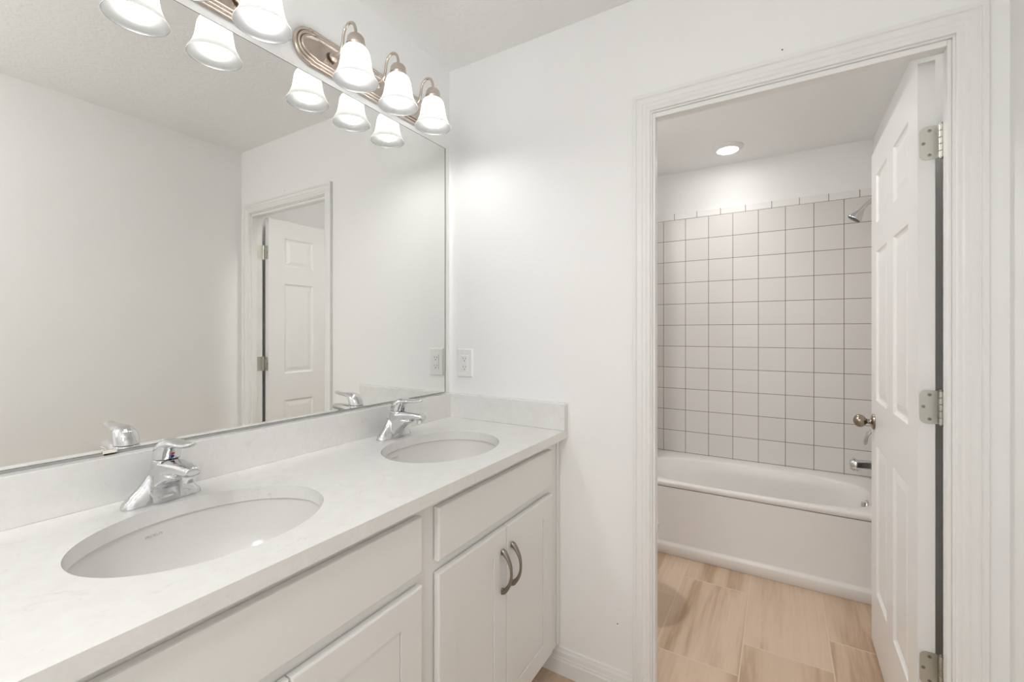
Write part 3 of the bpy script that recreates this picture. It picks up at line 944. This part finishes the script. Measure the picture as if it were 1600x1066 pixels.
# ------------------------------------------------------------------ bathtub
def tub():
    t = empty('bathtub', (0, 0, 0), 0, 'white alcove bathtub with a flat apron and raised foot band under the tiled wall', 'bathtub')
    X0, X1, Y0, Y1 = 0.406, XR - 0.005, 1.137, YT - 0.001
    # rim and basin: rings from outer rectangle to superellipse basin and down
    n = 96
    cx, cyy = 1.080, 1.442
    def rect_ring(x0, x1, y0, y1, z):
        out = []
        for k in range(n):
            a = 2 * PI * k / n
            ca, sa = math.cos(a), math.sin(a)
            ts = []
            if ca > 1e-9: ts.append((x1 - cx) / ca)
            if ca < -1e-9: ts.append((x0 - cx) / ca)
            if sa > 1e-9: ts.append((y1 - cyy) / sa)
            if sa < -1e-9: ts.append((y0 - cyy) / sa)
            tt = min(ts)
            out.append((cx + tt * ca, cyy + tt * sa, z))
        return out
    def basin(x0, x1, y0, y1, z, e):
        c = ((x0 + x1) / 2, (y0 + y1) / 2)
        rx, ry = (x1 - x0) / 2, (y1 - y0) / 2
        out = []
        for k in range(n):
            a = 2 * PI * k / n
            # same polar angle about the common centre: march outwards
            ca, sa = math.cos(a), math.sin(a)
            lo, hi = 0.0, 2.0
            for _ in range(40):
                mid = (lo + hi) / 2
                px, py = cx + mid * ca - c[0], cyy + mid * sa - c[1]
                if (abs(px) / rx) ** e + (abs(py) / ry) ** e < 1: lo = mid
                else: hi = mid
            out.append((cx + lo * ca, cyy + lo * sa, z))
        return out
    Z = TUB_Z
    bm = bmesh.new()
    rings = [rect_ring(X0, X1, Y0 + 0.004, Y1, Z - 0.030), rect_ring(X0, X1, Y0 + 0.0015, Y1, Z - 0.024), rect_ring(X0, X1, Y0 + 0.000, Y1, Z - 0.012), rect_ring(X0, X1, Y0 + 0.003, Y1, Z - 0.004), rect_ring(X0, X1, Y0 + 0.010, Y1, Z),
             basin(0.478, 1.668, 1.168, 1.722, Z, 3.4), basin(0.490, 1.660, 1.178, 1.712, Z - 0.004, 3.3), basin(0.500, 1.653, 1.184, 1.706, Z - 0.014, 3.2),
             basin(0.560, 1.642, 1.200, 1.695, Z - 0.08, 3.1), basin(0.660, 1.628, 1.215, 1.682, Z - 0.18, 3.0), basin(0.760, 1.612, 1.232, 1.668, Z - 0.28, 3.0), basin(0.830, 1.585, 1.262, 1.640, Z - 0.335, 2.8), basin(0.90, 1.52, 1.31, 1.59, Z - 0.350, 2.5)]
    add_rings(bm, rings, cap=False)
    vs = list(bm.verts)[-n:]
    bm.faces.new(vs)
    b = build('basin', bm, M['acrylic'], t, smooth=True, angle=60)
    # apron, with the foot band
    bm = bmesh.new()
    prof = [(Y0 + 0.004, Z - 0.034), (Y0 + 0.004, 0.075), (Y0 + 0.001, 0.066), (Y0 - 0.007, 0.058), (Y0 - 0.010, 0.050), (Y0 - 0.010, 0.006), (Y0 - 0.006, 0.0), (Y0 + 0.03, 0.0), (Y0 + 0.03, Z - 0.034)]
    add_rings(bm, [[(x, y, z) for y, z in prof] for x in (X0, X1)])
    build('apron', bm, M['acrylic'], t, smooth=True, angle=35)
    # overflow plate on the sloped end, and drain
    bm = bmesh.new()
    add_lathe(bm, [(0.034, 0.0), (0.0345, -0.006), (0.031, -0.011), (0.020, -0.0125), (0.004, -0.013)], (0, 0, 0), 28, 'x')
    ov = build('overflow_plate', bm, M['chrome'], t, smooth=True)
    ov.location = (1.645, 1.47, 0.355); ov.rotation_euler = (0, math.radians(8), 0)
    bm = box_bm(((-0.027, -0.006, -0.012), (-0.012, 0.006, 0.020)))
    o = build('trip_lever', bm, M['chrome'], ov, bevel=0.003)
    bm = bmesh.new()
    add_lathe(bm, [(0.036, 0.0), (0.036, 0.003), (0.028, 0.005), (0.024, 0.002)], (1.46, 1.45, Z - 0.350), 24)
    build('drain', bm, M['chrome'], t, smooth=True)
    return t
tub()

# tub spout
sp = empty('tub_faucet', (XR - 0.004, 1.47, 0.575), 0, 'chrome tub spout with pull-up diverter on the tiled end wall above the tub', 'tub spout')
bm = bmesh.new()
rings = []
for x, z, hy, hz in ((0.0, 0.0, 0.029, 0.030), (-0.03, 0.0, 0.0275, 0.0275), (-0.08, -0.001, 0.0265, 0.0262), (-0.115, -0.003, 0.0260, 0.0262), (-0.138, -0.005, 0.0250, 0.0270), (-0.145, -0.006, 0.0205, 0.0230)):
    rings.append([(x, hy * math.copysign(abs(math.cos(a)) ** 0.5, math.cos(a)), z + hz * math.copysign(abs(math.sin(a)) ** 0.5, math.sin(a))) for a in [2 * PI * k / 24 for k in range(24)]])
add_rings(bm, rings)
build('spout_body', bm, M['chrome'], sp, smooth=True, angle=50)
bm = bmesh.new()
add_lathe(bm, [(0.003, 0.010), (0.003, 0.023), (0.0075, 0.026), (0.0075, 0.031), (0.004, 0.033)], (-0.128, 0, 0), 16)
build('diverter_knob', bm, M['chrome'], sp, smooth=True)
bm = bmesh.new()
add_lathe(bm, [(0.013, -0.036), (0.014, -0.027), (0.014, -0.020)], (-0.122, 0, 0), 20)
build('outlet_nozzle', bm, M['chrome'], sp, smooth=True)

# shower valve with lever
sv = empty('shower_valve', (XR - 0.004, 1.47, 0.750), 0, 'chrome shower valve with a drooping lever on the tiled wall above the tub spout', 'shower valve')
bm = bmesh.new()
add_lathe(bm, [(0.082, 0.0), (0.083, -0.003), (0.078, -0.007), (0.050, -0.014), (0.030, -0.018), (0.027, -0.030), (0.024, -0.034)], (0, 0, 0), 40, 'x')
build('escutcheon', bm, M['chrome'], sv, smooth=True)
bm = bmesh.new()
rings = []
for (x, z), hx, hy in (((-0.030, 0.020), 0.014, 0.020), ((-0.046, 0.020), 0.018, 0.024), ((-0.060, 0.008), 0.017, 0.023), ((-0.070, -0.014), 0.0135, 0.019), ((-0.077, -0.036), 0.011, 0.016), ((-0.078, -0.054), 0.0105, 0.014), ((-0.077, -0.063), 0.006, 0.008)):
    rings.append([(x + hx * math.cos(a) * 0.9, hy * math.sin(a), z + hx * math.cos(a) * 0.45) for a in [2 * PI * k / 18 for k in range(18)]])
add_rings(bm, rings)
add_lathe(bm, [(0.022, -0.030), (0.022, -0.046), (0.015, -0.054), (0.004, -0.058)], (0, 0, 0.008), 24, 'x')
build('lever_handle', bm, M['chrome'], sv, smooth=True, angle=60)

# shower head
sh = empty('wall_shower', (XR - 0.004, 1.48, 2.000), 0, 'chrome shower spray head on a bent arm high on the tiled tub wall', 'shower head')
bm = bmesh.new()
add_tube(bm, spline([(0.0, 0, 0.0), (-0.030, 0, -0.002), (-0.056, 0, -0.015), (-0.078, 0, -0.038), (-0.090, 0, -0.054)], 6), 0.0112, 16)
build('arm', bm, M['chrome'], sh, smooth=True)
bm = bmesh.new()
add_lathe(bm, [(0.030, 0.0), (0.029, -0.004), (0.020, -0.009), (0.011, -0.011)], (0, 0, 0), 28, 'x')
build('flange', bm, M['chrome'], sh, smooth=True)
bm = bmesh.new()
add_lathe(bm, [(0.0125, 0.008), (0.0140, 0.004), (0.0140, -0.004), (0.0165, -0.009), (0.0205, -0.018), (0.0285, -0.036), (0.0340, -0.048), (0.0355, -0.055), (0.0340, -0.058)], (0, 0, 0), 32)
hd = build('spray_head', bm, M['chrome'], sh, smooth=True)
hd.location = (-0.092, 0, -0.057); hd.rotation_euler = (0, math.radians(36), 0)
bm = bmesh.new()
add_lathe(bm, [(0.0330, -0.0575), (0.030, -0.0590), (0.004, -0.0595)], (0, 0, 0), 28)
build('spray_face', bm, M['screw'], hd, smooth=True)

# ------------------------------------------------------------------ toilet (only its front edge shows past the jamb)
TO = empty('toilet', (0.0, 0.555, 0), 0, 'white toilet mostly hidden behind the doorway\'s left jamb, its bowl edge showing beside the tub', 'toilet')
bm = bmesh.new()
add_rings(bm, [ell((cx, 0, z), rx, ry, 40, 2.3) for cx, z, rx, ry in ((0.43, 0.0, 0.20, 0.115), (0.43, 0.02, 0.198, 0.112), (0.44, 0.10, 0.175, 0.098), (0.46, 0.18, 0.190, 0.115), (0.48, 0.26, 0.235, 0.155), (0.495, 0.33, 0.262, 0.178), (0.50, 0.375, 0.270, 0.186), (0.50, 0.385, 0.264, 0.180))])
build('bowl', bm, M['porcelain'], TO, smooth=True, angle=50)
bm = bmesh.new()
add_rings(bm, [ell((0.505, 0, z), rx, ry, 40, 2.2) for z, rx, ry in ((0.386, 0.258, 0.182), (0.390, 0.262, 0.186), (0.398, 0.262, 0.186), (0.402, 0.256, 0.180))])
st = build('seat', bm, M['plastic'], TO, smooth=True, angle=50)
bm = bmesh.new()
add_rings(bm, [ell((0.500, 0, z), rx, ry, 40, 2.2) for z, rx, ry in ((0.403, 0.254, 0.180), (0.407, 0.258, 0.184), (0.416, 0.254, 0.180), (0.421, 0.220, 0.150))])
build('lid', bm, M['plastic'], TO, smooth=True, angle=50)
bm = bmesh.new()
add_rings(bm, [[(x, y, z) for x, y in ((0.012, -w_), (d_, -w_), (d_, w_), (0.012, w_))] for z, w_, d_ in ((0.38, 0.19, 0.195), (0.72, 0.215, 0.215))])
tk = build('tank', bm, M['porcelain'], TO, bevel=0.015, seg=3)
build('tank_lid', box_bm(((0.010, -0.225, 0.721), (0.225, 0.225, 0.755))), M['porcelain'], tk, bevel=0.010, seg=3)
bm = bmesh.new()
add_tube(bm, [(0.213, -0.15, 0.665), (0.228, -0.15, 0.665), (0.232, -0.14, 0.664), (0.234, -0.09, 0.655)], [0.010, 0.007, 0.006, 0.005], 12)
build('flush_lever', bm, M['chrome'], tk, smooth=True)

# ------------------------------------------------------------------ disk lights in the ceilings, the unseen ones added as fill
def downlight(x, y, label, lens):
    dl = empty('ceiling_downlight', (x, y, H), 0, label, 'ceiling light', 'recessed disk lights')
    bm = bmesh.new()
    add_lathe(bm, [(0.0885, 0.0), (0.0890, -0.004), (0.0870, -0.008), (0.0780, -0.014), (0.0660, -0.0195), (0.0610, -0.0205), (0.0590, -0.0200)], (0, 0, 0), 56)
    build('trim_ring', bm, M['downlight_trim'], dl, smooth=True, angle=60)
    bm = bmesh.new()
    add_lathe(bm, [(0.0592, -0.0202), (0.0580, -0.0218), (0.040, -0.0235), (0.004, -0.0242)], (0, 0, 0), 40)
    build('lens', bm, lens, dl, smooth=True)
    return dl
tub_light = downlight(0.970, 1.520, 'round white recessed disk light glowing in the tub-room ceiling', M['lens'])
ld = bpy.data.lights.new('downlight_beam', 'SPOT')      # the fixture's own downward beam
ld.energy = TUB_SPOT; ld.color = (1.0, 0.99, 0.975)
ld.spot_size = math.radians(130); ld.spot_blend = 1.0; ld.shadow_soft_size = 0.055
lo = bpy.data.objects.new('downlight_beam', ld); COL.objects.link(lo)
lo.parent = tub_light; lo.location = (0, 0, -0.03)
downlight(0.150, 0.230, 'round white disk light added as unseen fill in the tub-room ceiling above the toilet', M['fill_lens_toilet'])  # unseen fixture added to brighten the tub room and door face
downlight(1.100, -1.700, 'round white disk light added as unseen fill in the vanity-room ceiling behind the camera', M['fill_lens_vanity'])  # added fill source behind the camera, never in view

# glowing globe added behind the camera to brighten the vanity room's upper walls
pg = empty('fill_globe_light', (0.86, -2.08, H), 0, 'glowing white globe on a short stem, added behind the camera as unseen fill', 'ceiling light')
bm = bmesh.new()
add_lathe(bm, [(0.055, 0.0), (0.055, -0.012), (0.045, -0.022), (0.008, -0.026), (0.008, -0.36), (0.035, -0.365), (0.038, -0.385)], (0, 0, 0), 28)
build('stem', bm, M['nickel'], pg, smooth=True, angle=40)
bm = bmesh.new()
add_lathe(bm, [(0.036, -0.384), (0.065, -0.400), (0.088, -0.425), (0.100, -0.470), (0.096, -0.510), (0.078, -0.545), (0.050, -0.565), (0.004, -0.573)], (0, 0, 0), 32)
build('globe', bm, M['globe'], pg, smooth=True)
